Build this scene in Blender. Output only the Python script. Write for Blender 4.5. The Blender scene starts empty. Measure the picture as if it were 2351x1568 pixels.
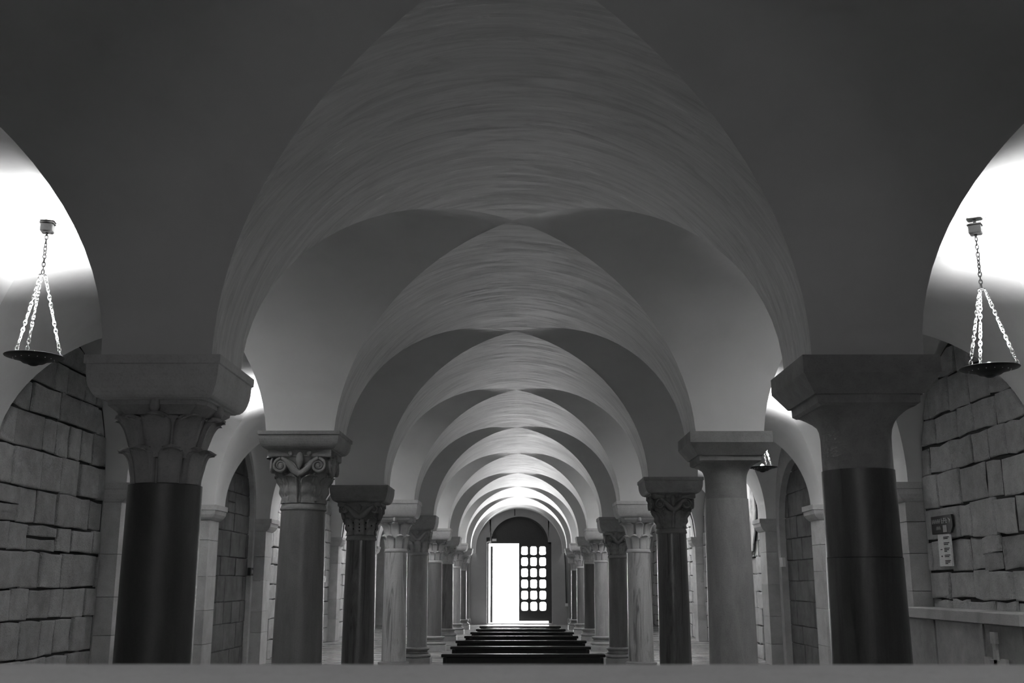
import bpy, math, random
from math import pi, sin, cos, tan, atan, atan2, sqrt, radians
random.seed(11)
S = bpy.context.scene
C = S.collection

# ------------------------------------------------------------------ camera
F_PX, PITCH, YAW = 2420.0, 0.2252, 0.00764
CAM = (0.04, 0.0, 1.25)
cd = bpy.data.cameras.new('camera'); cam = bpy.data.objects.new('camera', cd); C.objects.link(cam)
cd.sensor_width = 36.0; cd.lens = 36.0 * F_PX / 2351.0
cd.clip_start = 0.02; cd.clip_end = 200
cam.location = CAM; cam.rotation_euler = (pi / 2 + PITCH, 0, YAW)
cd.dof.use_dof = True; cd.dof.focus_distance = 8.0; cd.dof.aperture_fstop = 9.0
S.camera = cam

# ------------------------------------------------------------------ world, exposure, large lights
S.view_settings.view_transform = 'Standard'; S.view_settings.look = 'None'
S.view_settings.gamma = 1.0; S.view_settings.use_curve_mapping = False
S.view_settings.exposure = 1.17
S.cycles.max_bounces = 7; S.cycles.diffuse_bounces = 5; S.cycles.glossy_bounces = 3; S.cycles.transmission_bounces = 4
S.cycles.caustics_reflective = False; S.cycles.caustics_refractive = False
S.cycles.use_adaptive_sampling = True; S.cycles.adaptive_threshold = 0.05; S.cycles.adaptive_min_samples = 32
S.cycles.sample_clamp_indirect = 8.0
w = bpy.data.worlds.new('daylight'); S.world = w; w.use_nodes = True
w.node_tree.nodes['Background'].inputs[0].default_value = (1, 1, 1, 1)
w.node_tree.nodes['Background'].inputs[1].default_value = 3.0
w.cycles.sampling_method = 'NONE'        # the sky only comes in through the door; the area light there stands for it

def area(name, loc, rot, sx, sy, power):
    l = bpy.data.lights.new(name, 'AREA'); l.shape = 'RECTANGLE'; l.size = sx; l.size_y = sy; l.energy = power
    o = bpy.data.objects.new(name, l); C.objects.link(o); o.location = loc; o.rotation_euler = rot
    return o
DOOR_LIGHT, REAR_FILL = 240.0, 5.2
area('door_daylight', (0.0, 35.3, 1.15), (-pi / 2, 0, 0), 2.4, 2.2, DOOR_LIGHT)
_a = area('rear_fill_light', (0.0, -1.1, 2.45), (radians(62), 0, 0), 1.6, 0.8, REAR_FILL); _a.data.spread = radians(150)  # unseen light added behind the camera to fill the slab and near vault

# ------------------------------------------------------------------ materials
def newmat(name):
    m = bpy.data.materials.new(name); m.use_nodes = True
    n = m.node_tree; return m, n, n.nodes['Principled BSDF']
def nd(n, t, **k):
    x = n.nodes.new(t)
    for a, b in k.items(): setattr(x, a, b)
    return x
def ramp(n, src, stops):
    r = nd(n, 'ShaderNodeValToRGB'); e = r.color_ramp.elements
    while len(e) < len(stops): e.new(0.5)
    for i, (p, v) in enumerate(stops):
        e[i].position = p; e[i].color = (v, v, v, 1)
    n.links.new(src, r.inputs[0]); return r.outputs[0]
def noise(n, scale, detail=4, rough=0.55, vscale=None, coord='Object', dist=0.0):
    tc = nd(n, 'ShaderNodeTexCoord'); mp = nd(n, 'ShaderNodeMapping')
    if vscale: mp.inputs['Scale'].default_value = vscale
    n.links.new(tc.outputs[coord], mp.inputs['Vector'])
    x = nd(n, 'ShaderNodeTexNoise'); x.inputs['Scale'].default_value = scale
    x.inputs['Detail'].default_value = detail; x.inputs['Roughness'].default_value = rough
    x.inputs['Distortion'].default_value = dist
    n.links.new(mp.outputs[0], x.inputs['Vector']); return x.outputs['Fac']
def mix(n, a, b, fac, blend='MULTIPLY'):
    m = nd(n, 'ShaderNodeMix', data_type='RGBA', blend_type=blend)
    m.inputs['Factor'].default_value = fac
    n.links.new(a, m.inputs['A']); n.links.new(b, m.inputs['B']); return m.outputs['Result']
def bump(n, src, p, strength=0.3, dist=0.01, prev=None):
    b = nd(n, 'ShaderNodeBump'); b.inputs['Strength'].default_value = strength; b.inputs['Distance'].default_value = dist
    n.links.new(src, b.inputs['Height'])
    if prev: n.links.new(prev, b.inputs['Normal'])
    n.links.new(b.outputs[0], p.inputs['Normal']); return b.outputs[0]

def plaster(name, lo, hi, rough=0.5, spec=0.5, streak=(1.2, 14, 6), st=0.12):
    m, n, p = newmat(name)
    a = noise(n, 0.9, 4, 0.6)
    b = noise(n, 2.2, 5, 0.65, streak, dist=0.4)
    ca = ramp(n, a, [(0.3, lo), (0.7, hi)])
    cb = ramp(n, b, [(0.3, 1 - st), (0.52, 1.0), (0.75, 1.0)])
    n.links.new(mix(n, ca, cb, 1.0), p.inputs['Base Color'])
    r = ramp(n, b, [(0.3, rough + 0.2), (0.7, rough - 0.12)])
    n.links.new(r, p.inputs['Roughness']); p.inputs['Specular IOR Level'].default_value = spec
    c = noise(n, 60, 3, 0.6)
    nn = bump(n, b, p, 0.16, 0.01)
    bump(n, c, p, 0.08, 0.003, nn)
    return m
def stone(name, lo, hi, scale=6, rough=0.85, bs=0.5, bd=0.006, vscale=None, attr=False, spec=0.3, fine=70, stain=True):
    m, n, p = newmat(name)
    a = noise(n, scale, 6, 0.65, vscale)
    col = ramp(n, a, [(0.28, lo), (0.72, hi)])
    if stain:
        s = noise(n, 1.3, 4, 0.6)
        col = mix(n, col, ramp(n, s, [(0.3, 0.72), (0.6, 1.0)]), 1.0)
    f = noise(n, fine, 4, 0.7)
    col = mix(n, col, ramp(n, f, [(0.25, 0.7), (0.5, 1.0)]), 0.7)
    if attr:
        at = nd(n, 'ShaderNodeAttribute', attribute_name='tone')
        col = mix(n, col, at.outputs['Color'], 1.0)
    n.links.new(col, p.inputs['Base Color'])
    p.inputs['Roughness'].default_value = rough; p.inputs['Specular IOR Level'].default_value = spec
    nn = bump(n, a, p, bs * 0.6, bd * 2)
    bump(n, f, p, bs, bd, nn)
    return m
def shaft_mat(name, lo, hi, veins=0.0, rough=0.42, spec=0.5, seed=0, scale=3.0):
    m, n, p = newmat(name)
    a = noise(n, scale, 6, 0.65, (1.6, 1.6, 0.35), dist=0.8)
    col = ramp(n, a, [(0.3, lo), (0.7, hi)])
    if veins:
        v = noise(n, 2.6 + seed, 5, 0.6, (3.2, 3.2, 0.28), dist=1.2)
        col = mix(n, col, ramp(n, v, [(0.36, 1 - veins), (0.47, 1.0), (0.56, 1.0), (0.63, 1 - veins * 0.5), (0.7, 1.0)]), 1.0)
    f = noise(n, 110, 3, 0.7)
    col = mix(n, col, ramp(n, f, [(0.3, 0.75), (0.55, 1.0)]), 0.6)
    n.links.new(col, p.inputs['Base Color']); p.inputs['Roughness'].default_value = rough
    p.inputs['Specular IOR Level'].default_value = spec
    bump(n, f, p, 0.12, 0.002)
    return m
def plain(name, v, rough=0.5, metal=0.0, bs=0.0, scale=80, spec=0.5):
    m, n, p = newmat(name)
    a = noise(n, scale, 3, 0.6)
    n.links.new(ramp(n, a, [(0.3, v * 0.85), (0.7, min(1, v * 1.1))]), p.inputs['Base Color'])
    p.inputs['Roughness'].default_value = rough; p.inputs['Metallic'].default_value = metal
    p.inputs['Specular IOR Level'].default_value = spec
    if bs: bump(n, a, p, bs, 0.003)
    return m

def brushed(name):
    """lime wash laid on in long strokes round the barrel"""
    m, n, p = newmat(name)
    big = noise(n, 0.8, 3, 0.6)
    s1 = noise(n, 1.7, 7, 0.75, (1.1, 8, 1.3), dist=0.9)
    s2 = noise(n, 2.4, 6, 0.75, (1.3, 13, 1.6), dist=0.8)
    patch = noise(n, 1.1, 3, 0.5, (1.0, 1.6, 1.0))
    c = mix(n, ramp(n, big, [(0.3, 0.74), (0.7, 0.84)]), ramp(n, s1, [(0.34, 0.74), (0.5, 0.92), (0.6, 1.0)]), 1.0)
    lift = mix(n, ramp(n, s2, [(0.56, 0.0), (0.68, 0.32)]), ramp(n, patch, [(0.42, 0.0), (0.6, 1.0)]), 1.0)
    c = mix(n, c, lift, 1.0, 'ADD')
    n.links.new(c, p.inputs['Base Color'])
    n.links.new(ramp(n, s1, [(0.3, 0.66), (0.62, 0.46)]), p.inputs['Roughness'])
    p.inputs['Specular IOR Level'].default_value = 0.5
    nn = bump(n, s1, p, 0.12, 0.01); bump(n, noise(n, 60, 3, 0.6), p, 0.06, 0.003, nn)
    return m

M = {}
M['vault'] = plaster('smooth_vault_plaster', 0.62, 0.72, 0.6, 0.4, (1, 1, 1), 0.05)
M['vault_brushed'] = brushed('brushed_vault_plaster')
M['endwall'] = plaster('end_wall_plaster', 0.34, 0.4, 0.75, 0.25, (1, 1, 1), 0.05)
M['ashlar'] = stone('ashlar_limestone', 0.56, 0.84, 7, 0.9, 1.0, 0.024, attr=True)
M['ashlar_lit'] = stone('light_lifted_rough_limestone', 0.64, 0.92, 7, 0.9, 1.0, 0.026, attr=True)  # same ashlar, its colour lightened to make up for weaker light on the right
M['niche_plain'] = stone('dim_back_wall_stone', 0.27, 0.35, 5, 0.9)
M['capital_mid'] = stone('grey_carved_stone', 0.25, 0.35, 8, 0.8, 0.45, 0.004, fine=90)
M['mortar'] = stone('recessed_mortar', 0.05, 0.09, 12, 0.95, 0.5, 0.006)
M['dressed'] = stone('dressed_limestone', 0.5, 0.64, 5, 0.82, 0.5, 0.005)
M['capital'] = stone('carved_capital_stone', 0.36, 0.5, 8, 0.8, 0.45, 0.004, fine=90)
M['capital_pale'] = stone('pale_carved_stone', 0.6, 0.72, 8, 0.8, 0.4, 0.004, fine=90)
M['capital_dark'] = stone('dark_carved_stone', 0.2, 0.28, 8, 0.78, 0.45, 0.004, fine=90)
M['abacus_dark'] = stone('dark_tooled_stone', 0.32, 0.42, 14, 0.8, 0.5, 0.004, fine=120)
M['granite_dark'] = shaft_mat('dark_granite', 0.055, 0.095, 0.0, 0.5, 0.5)
M['granite_worn'] = shaft_mat('worn_dark_granite', 0.08, 0.14, 0.35, 0.45, 0.45, 0.3)
M['granite_mid'] = shaft_mat('mid_grey_granite', 0.14, 0.22, 0.12, 0.38, 0.45, 0.7)
M['granite_pale'] = shaft_mat('pale_grey_granite', 0.3, 0.4, 0.0, 0.42, 0.4, 0.5, 9)
M['marble_vein'] = shaft_mat('veined_pale_marble', 0.55, 0.7, 0.6, 0.28, 0.5, 0.9)
M['marble_dark'] = shaft_mat('veined_dark_marble', 0.11, 0.19, 0.5, 0.28, 0.5, 1.4)
M['lower_block'] = stone('smooth_base_stone', 0.3, 0.4, 8, 0.6, 0.2, 0.003)
M['wood'] = plain('dark_varnished_wood', 0.008, 0.44, 0, 0.12, 30, 0.3)
M['wood_door'] = plain('dark_door_wood', 0.045, 0.5, 0, 0.1, 30)
M['iron'] = plain('blackened_iron', 0.03, 0.5, 0.6, 0.2)
M['chain'] = plain('bright_steel_chain', 0.75, 0.3, 0.7)
M['altar'] = stone('pale_altar_slab', 0.58, 0.64, 20, 0.75, 0.12, 0.002, fine=160, stain=False)
M['white_plastic'] = plain('white_plastic', 0.85, 0.4)
M['grey_plastic'] = plain('grey_plastic', 0.3, 0.5)
M['black_plastic_and_shade'] = plain('black_plastic_and_shade', 0.02, 0.5)  # also paints the shade of the drilled holes and the far doorway
M['paper'] = plain('paper_panel', 0.88, 0.7)
M['ink'] = plain('dark_ink', 0.05, 0.7)
M['sign_grey'] = plain('sign_lettering_grey', 0.5, 0.6)
M['paving'] = stone('outdoor_paving', 0.5, 0.6, 4, 0.9)
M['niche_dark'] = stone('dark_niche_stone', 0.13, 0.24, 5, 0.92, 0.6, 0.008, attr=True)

def glass():
    m, n, p = newmat('window_glass')
    p.inputs['Base Color'].default_value = (0.95, 0.95, 0.95, 1); p.inputs['Roughness'].default_value = 0.02
    p.inputs['Transmission Weight'].default_value = 1.0; p.inputs['IOR'].default_value = 1.05
    return m
M['glass'] = glass()
def bulb_mat():
    m, n, p = newmat('lit_bulb')
    p.inputs['Emission Color'].default_value = (1, 1, 1, 1); p.inputs['Emission Strength'].default_value = 30
    m.cycles.emission_sampling = 'NONE'      # the spot lamp in each dish does the lighting
    return m
M['bulb'] = bulb_mat()
def floor_mat():
    m, n, p = newmat('polished_stone_paving')
    tc = nd(n, 'ShaderNodeTexCoord'); br = nd(n, 'ShaderNodeTexBrick')
    br.inputs['Scale'].default_value = 1.0; br.inputs['Brick Width'].default_value = 0.8; br.inputs['Row Height'].default_value = 0.42
    br.inputs['Mortar Size'].default_value = 0.006; br.inputs['Color1'].default_value = (0.27, 0.27, 0.27, 1)
    br.inputs['Color2'].default_value = (0.38, 0.38, 0.38, 1); br.inputs['Mortar'].default_value = (0.1, 0.1, 0.1, 1)
    n.links.new(tc.outputs['Object'], br.inputs['Vector'])
    a = noise(n, 1.4, 5, 0.6, (0.5, 3.2, 1))
    col = mix(n, br.outputs['Color'], ramp(n, a, [(0.3, 0.55), (0.6, 1.0)]), 1.0)
    n.links.new(col, p.inputs['Base Color'])
    n.links.new(ramp(n, a, [(0.3, 0.36), (0.7, 0.2)]), p.inputs['Roughness'])
    p.inputs['Specular IOR Level'].default_value = 0.6
    nn = bump(n, br.outputs['Fac'], p, -0.25, 0.003)
    bump(n, a, p, 0.25, 0.01, nn)
    return m
M['floor'] = floor_mat()
def fresco_mat():
    m, n, p = newmat('faded_wall_painting')
    a = noise(n, 5, 5, 0.6, (1, 1, 0.45), dist=0.8)
    c = ramp(n, a, [(0.36, 0.2), (0.45, 0.34), (0.52, 0.55), (0.7, 0.62)])
    n.links.new(c, p.inputs['Base Color']); p.inputs['Roughness'].default_value = 0.85
    return m
M['fresco'] = fresco_mat()
M['fresco_dark'] = plaster('painted_dark_robe', 0.14, 0.24, 0.8, 0.2, (1, 1, 1), 0.3)
M['fresco_light'] = plaster('painted_light_face', 0.5, 0.62, 0.8, 0.2, (1, 1, 1), 0.1)

# ------------------------------------------------------------------ mesh helpers
class MB:
    def __init__(s): s.v = []; s.f = []; s.sm = []; s.tone = []; s.t = 1.0
    def add(s, vs, fs, smooth=False):
        o = len(s.v); s.v += [tuple(p) for p in vs]
        for f in fs:
            s.f.append(tuple(i + o for i in f)); s.sm.append(smooth); s.tone.append(s.t)
        return s
    def box(s, x0, x1, y0, y1, z0, z1):
        return s.add([(x0, y0, z0), (x1, y0, z0), (x1, y1, z0), (x0, y1, z0), (x0, y0, z1), (x1, y0, z1), (x1, y1, z1), (x0, y1, z1)],
                     [(0, 3, 2, 1), (4, 5, 6, 7), (0, 1, 5, 4), (1, 2, 6, 5), (2, 3, 7, 6), (3, 0, 4, 7)])
    def rings(s, rings, closed=True, cap=True, smooth=True):
        n = len(rings[0]); vs = [p for r in rings for p in r]; fs = []
        for i in range(len(rings) - 1):
            for j in range(n if closed else n - 1):
                k = (j + 1) % n
                fs.append((i * n + j, i * n + k, (i + 1) * n + k, (i + 1) * n + j))
        s.add(vs, fs, smooth)
        if cap:
            s.add(rings[0], [tuple(range(n))[::-1]]); s.add(rings[-1], [tuple(range(n))])
        return s
    def lathe(s, prof, n=40, cx=0, cy=0, cap=True, smooth=True):
        return s.rings([[(cx + r * cos(2 * pi * j / n), cy + r * sin(2 * pi * j / n), z) for j in range(n)] for r, z in prof], True, cap, smooth)
    def square(s, prof, cut=0.0, smooth=False):
        rs = []
        for h, z in prof:
            if cut: rs.append([(h - cut, -h, z), (h, -h + cut, z), (h, h - cut, z), (h - cut, h, z), (-h + cut, h, z), (-h, h - cut, z), (-h, -h + cut, z), (-h + cut, -h, z)])
            else: rs.append([(-h, -h, z), (h, -h, z), (h, h, z), (-h, h, z)])
        for a, b in zip(rs[:-1], rs[1:]):      # flat facets between rings
            n = len(a)
            for j in range(n):
                k = (j + 1) % n
                s.add([a[j], a[k], b[k], b[j]], [(0, 1, 2, 3)])
        n = len(rs[0]); s.add(rs[0], [tuple(range(n))[::-1]]); s.add(rs[-1], [tuple(range(n))])
        return s
    def tube(s, pts, r, n=8, closed=False, cap=True):
        from mathutils import Vector
        P = [Vector(p) for p in pts]; rings = []
        up = Vector((0.13, 0.31, 0.94)); L = len(P)
        rr = r if isinstance(r, (list, tuple)) else [r] * L
        for i in range(L):
            d = (P[(i + 1) % L] - P[i - 1]) if closed else (P[min(i + 1, L - 1)] - P[max(i - 1, 0)])
            d.normalize(); a = d.cross(up)
            if a.length < 1e-4: a = d.cross(Vector((1, 0, 0)))
            a.normalize(); b = d.cross(a); up = -a.cross(d) if False else up
            rings.append([P[i] + (a * cos(2 * pi * k / n) + b * sin(2 * pi * k / n)) * rr[i] for k in range(n)])
        if closed: rings.append(rings[0]); cap = False
        return s.rings(rings, True, cap)
    def prism(s, poly, axis, a, b):
        """poly of (u,v); axis 'x' gives (a,u,v), 'y' gives (u,a,v)"""
        g = (lambda d, u, v: (d, u, v)) if axis == 'x' else (lambda d, u, v: (u, d, v)) if axis == 'y' else (lambda d, u, v: (u, v, d))
        n = len(poly); A = [g(a, u, v) for u, v in poly]; B = [g(b, u, v) for u, v in poly]
        s.add(A, [tuple(range(n))]); s.add(B, [tuple(range(n))[::-1]])
        for j in range(n):
            k = (j + 1) % n; s.add([A[j], A[k], B[k], B[j]], [(0, 1, 2, 3)])
        return s
    def build(s, name, mat, parent=None, weld=True):
        me = bpy.data.meshes.new(name); me.from_pydata(s.v, [], s.f); me.update()
        me.polygons.foreach_set('use_smooth', s.sm)
        if any(t != 1.0 for t in s.tone):
            at = me.color_attributes.new('tone', 'FLOAT_COLOR', 'CORNER'); i = 0; buf = []
            for p in me.polygons:
                buf += [s.tone[p.index]] * 3 + [1.0]
                for _ in range(p.loop_total - 1): buf += [s.tone[p.index]] * 3 + [1.0]
            at.data.foreach_set('color', buf)
        me.materials.append(mat)
        o = bpy.data.objects.new(name, me); C.objects.link(o)
        if parent: o.parent = parent
        import bmesh
        b = bmesh.new(); b.from_mesh(me)
        bmesh.ops.recalc_face_normals(b, faces=b.faces); b.to_mesh(me); b.free()
        return o
def thing(name, label, cat, loc=(0, 0, 0), group=None, rz=0):
    o = bpy.data.objects.new(name, None); C.objects.link(o); o.empty_display_size = 0.1
    o.location = loc; o.rotation_euler = (0, 0, rz)
    return tag(o, label, cat, group)
def tag(o, label, cat, group=None, kind='thing'):
    o['label'] = label; o['category'] = cat; o['kind'] = kind
    if group: o['group'] = group
    return o
def struct(o, label=None, cat=None):
    o['kind'] = 'structure'
    if label: o['label'] = label
    if cat: o['category'] = cat
    return o
def copy_tree(o, parent=None):
    c = o.copy(); C.objects.link(c); c.parent = parent
    for ch in list(o.children): copy_tree(ch, c)
    return c
def lin(a, b, n): return [a + (b - a) * i / (n - 1) for i in range(n)]
def height(y_px, Y):        # height above the floor of a point seen at image row y_px and standing at depth Y
    return CAM[2] + Y * tan(PITCH - atan((y_px - 784) / F_PX))

# ------------------------------------------------------------------ plan of the crypt (metres)
ROWS = [1.79, 4.89, 8.05, 11.05, 14.18, 17.32, 20.82, 24.23, 27.35, 30.30, 33.67]   # row 10 is the end wall
BACK, END = -1.3, 33.67
Q = 0.25                      # half width of a pier above a column
LX = 1.6                      # column lines
ZS, RISE = 2.25, 1.285        # springing and rise of the vaults
BANDS = [(-2.90, 1.05), (0.0, 1.35), (2.90, 1.05)]
WXS = {-1: 4.19, 1: 4.12}     # inner faces of the side walls
WX = 4.19
def outer_edge(y):            # the side walls close in a little after the first bays
    t = max(0.0, min(1.0, (y - 8.05) / 3.0)); return 4.14 + (3.97 - 4.14) * t
def crown(y):
    t = max(0.0, min(1.0, (6.5 - y) / 3.2)); return RISE - 0.065 * t * t * (3 - 2 * t)
EDGES = [BACK] + ROWS
BAYS = []
for a, b in zip(EDGES[:-1], EDGES[1:]):
    BAYS.append(((a + b) / 2, (b - a) / 2 - Q))

ABACUS_TOP = {(1, -1): 812, (1, 1): 815, (2, -1): 988, (2, 1): 990, (3, -1): 1113, (3, 1): 1095, (4, -1): 1147, (4, 1): 1150, (5, -1): 1183, (5, 1): 1187,
              (6, -1): 1213, (6, 1): 1213, (7, -1): 1232, (7, 1): 1232, (8, -1): 1247, (8, 1): 1247, (9, -1): 1259, (9, 1): 1259}
PIER_FOOT = {k: height(v, ROWS[k[0]] - 0.305) for k, v in ABACUS_TOP.items()}

def build_vault():
    mark = [1.0]; m = MB(); N = 40; ang = [pi * i / N for i in range(N + 1)]
    def grid(fn, ts):
        vs = [fn(a, t) for a in ang for t in ts]; k = len(ts); fs = []
        for i in range(N):
            for j in range(k - 1): fs.append((i * k + j, (i + 1) * k + j, (i + 1) * k + j + 1, i * k + j + 1))
        m.t = mark[0]
        m.add(vs, fs, True)
    ts = lin(0, 1, 5)
    for xc, rx in BANDS:
        mark[0] = 2.0 if xc == 0 else 1.0
        for i in range(len(BAYS) + 1):
            def f(a, t):
                c = abs(cos(a))
                y0 = BAYS[i - 1][0] + BAYS[i - 1][1] * c if i > 0 else BACK
                y1 = BAYS[i][0] - BAYS[i][1] * c if i < len(BAYS) else END
                y = y0 + (y1 - y0) * t; x = -rx * cos(a)
                if xc * x > 0: x *= (outer_edge(y) - abs(xc)) / rx
                return (xc + x, y, ZS + crown(y) * sin(a))
            grid(f, ts)
    mark[0] = 1.0
    for yc, ry in BAYS:
        for j in range(4):
            def f(a, t):
                c = abs(cos(a))
                y = yc - ry * cos(a); ro = outer_edge(y) - 2.9
                x0 = BANDS[j - 1][0] + (ro if j == 3 else BANDS[j - 1][1]) * c if j > 0 else -WX - 0.12
                x1 = BANDS[j][0] - (ro if j == 0 else BANDS[j][1]) * c if j < 3 else WX + 0.12
                return (x0 + (x1 - x0) * t, y, ZS + crown(y) * sin(a))
            grid(f, ts[:1] + [0.2, 0.35, 0.5, 0.65, 0.8, 1.0])
    for ri, y in enumerate([BACK] + ROWS):    # the squared feet of the vault over each column
        for x in (-LX, LX):
            zf = PIER_FOOT.get((ri - 1, -1 if x < 0 else 1), 2.16)
            if zf > ZS - 0.004: continue
            m.add([(x - Q, y - Q, ZS), (x + Q, y - Q, ZS), (x + Q, y + Q, ZS), (x - Q, y + Q, ZS),
                   (x - Q, y - Q, zf), (x + Q, y - Q, zf), (x + Q, y + Q, zf), (x - Q, y + Q, zf)],
                  [(0, 1, 5, 4), (1, 2, 6, 5), (2, 3, 7, 6), (3, 0, 4, 7)])
    me = bpy.data.meshes.new('ceiling'); me.from_pydata(m.v, [], m.f); me.polygons.foreach_set('use_smooth', m.sm)
    me.materials.append(M['vault']); me.materials.append(M['vault_brushed'])
    me.polygons.foreach_set('material_index', [1 if q == 2.0 else 0 for q in m.tone]); me.update()
    o = bpy.data.objects.new('ceiling', me); C.objects.link(o); struct(o)
build_vault()

# floor
fl = MB().box(-6.2, 6.2, BACK - 0.5, END + 0.4, -0.1, 0.0).build('floor', M['floor']); struct(fl)
pv = MB().box(-8, 8, END + 0.4, 60, -0.2, -0.06).build('ground', M['paving']); struct(pv)

# ------------------------------------------------------------------ side walls
def arch_poly(yc, r, rise, z0, zs, n=26):
    return [(yc - r, z0), (yc + r, z0)] + [(yc + r * cos(a), zs + rise * sin(a)) for a in lin(0, pi, n)]
def clip(poly, clipper):
    out = poly
    n = len(clipper)
    for i in range(n):
        a, b = clipper[i], clipper[(i + 1) % n]
        if abs(a[0] - b[0]) + abs(a[1] - b[1]) < 1e-9: continue
        def side(p): return (b[0] - a[0]) * (p[1] - a[1]) - (b[1] - a[1]) * (p[0] - a[0])
        res = []
        for j in range(len(out)):
            p, q = out[j], out[(j + 1) % len(out)]; sp, sq = side(p), side(q)
            if sp >= 0: res.append(p)
            if (sp > 0 > sq) or (sp < 0 < sq):
                t = sp / (sp - sq); res.append((p[0] + (q[0] - p[0]) * t, p[1] + (q[1] - p[1]) * t))
        out = res
        if len(out) < 3: return []
    return out
def area2(p): return abs(sum(p[i][0] * p[(i + 1) % len(p)][1] - p[(i + 1) % len(p)][0] * p[i][1] for i in range(len(p)))) / 2
def ashlar(m, clipper, x, sgn, u0, u1, z0, z1, ch=(0.26, 0.38), bw=(0.28, 0.62), depth=0.05, gap=0.014, rough=0.012, axis='x', dark=0.16):
    """rows of squared blocks, each with its own proud face, clipped to an arch outline"""
    z = z0
    while z < z1:
        h = random.uniform(*ch); u = u0 - random.uniform(0, 0.3)
        while u < u1:
            wd = random.uniform(*bw)
            g = gap * random.uniform(0.35, 1.5); j = lambda: random.uniform(-0.5, 0.5) * rough
            rows = [(z, z + h)]
            if random.random() < 0.03: rows = [(z, z + h * 0.5), (z + h * 0.5, z + h)]
            for (za, zb) in rows:
                pts = [(u + g / 2 + j(), za + g / 2 + j()), (u + wd / 2, za + g / 2 + j()), (u + wd - g / 2 + j(), za + g / 2 + j()),
                       (u + wd - g / 2 + j(), (za + zb) / 2 + j()),
                       (u + wd - g / 2 + j(), zb - g / 2 + j()), (u + wd / 2, zb - g / 2 + j()), (u + g / 2 + j(), zb - g / 2 + j()), (u + g / 2 + j(), (za + zb) / 2 + j())]
                pts = clip(pts, clipper)
                if len(pts) >= 3 and area2(pts) > 0.0015:
                    pr = random.uniform(-1, 1) * rough * 0.7
                    cx = sum(p[0] for p in pts) / len(pts); cz = sum(p[1] for p in pts) / len(pts)
                    m.t = random.uniform(1 - dark, 1.0) if random.random() < 0.85 else random.uniform(0.72, 0.85)
                    def ins(p, d):
                        L = sqrt((p[0] - cx) ** 2 + (p[1] - cz) ** 2) + 1e-9; k = max(0, 1 - d / L)
                        return (cx + (p[0] - cx) * k, cz + (p[1] - cz) * k)
                    lay = [(0.0, depth), (0.0, 0.006 - pr), (0.004, 0.001 - pr), (0.014, -0.003 - pr)]
                    def P(p, d): return (x + sgn * d, p[0], p[1]) if axis == 'x' else (p[0], x + sgn * d, p[1])
                    R = [[P(ins(p, a), d) for p in pts] for a, d in lay]
                    n = len(pts)
                    for a, b in zip(R[:-1], R[1:]):
                        for q in range(n): m.add([a[q], a[(q + 1) % n], b[(q + 1) % n], b[q]], [(0, 1, 2, 3)])
                    m.add(R[-1], [tuple(range(n))])
            u += wd
        z += h
    m.t = 1.0

def jitter_arch(poly, amt):
    return poly

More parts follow.
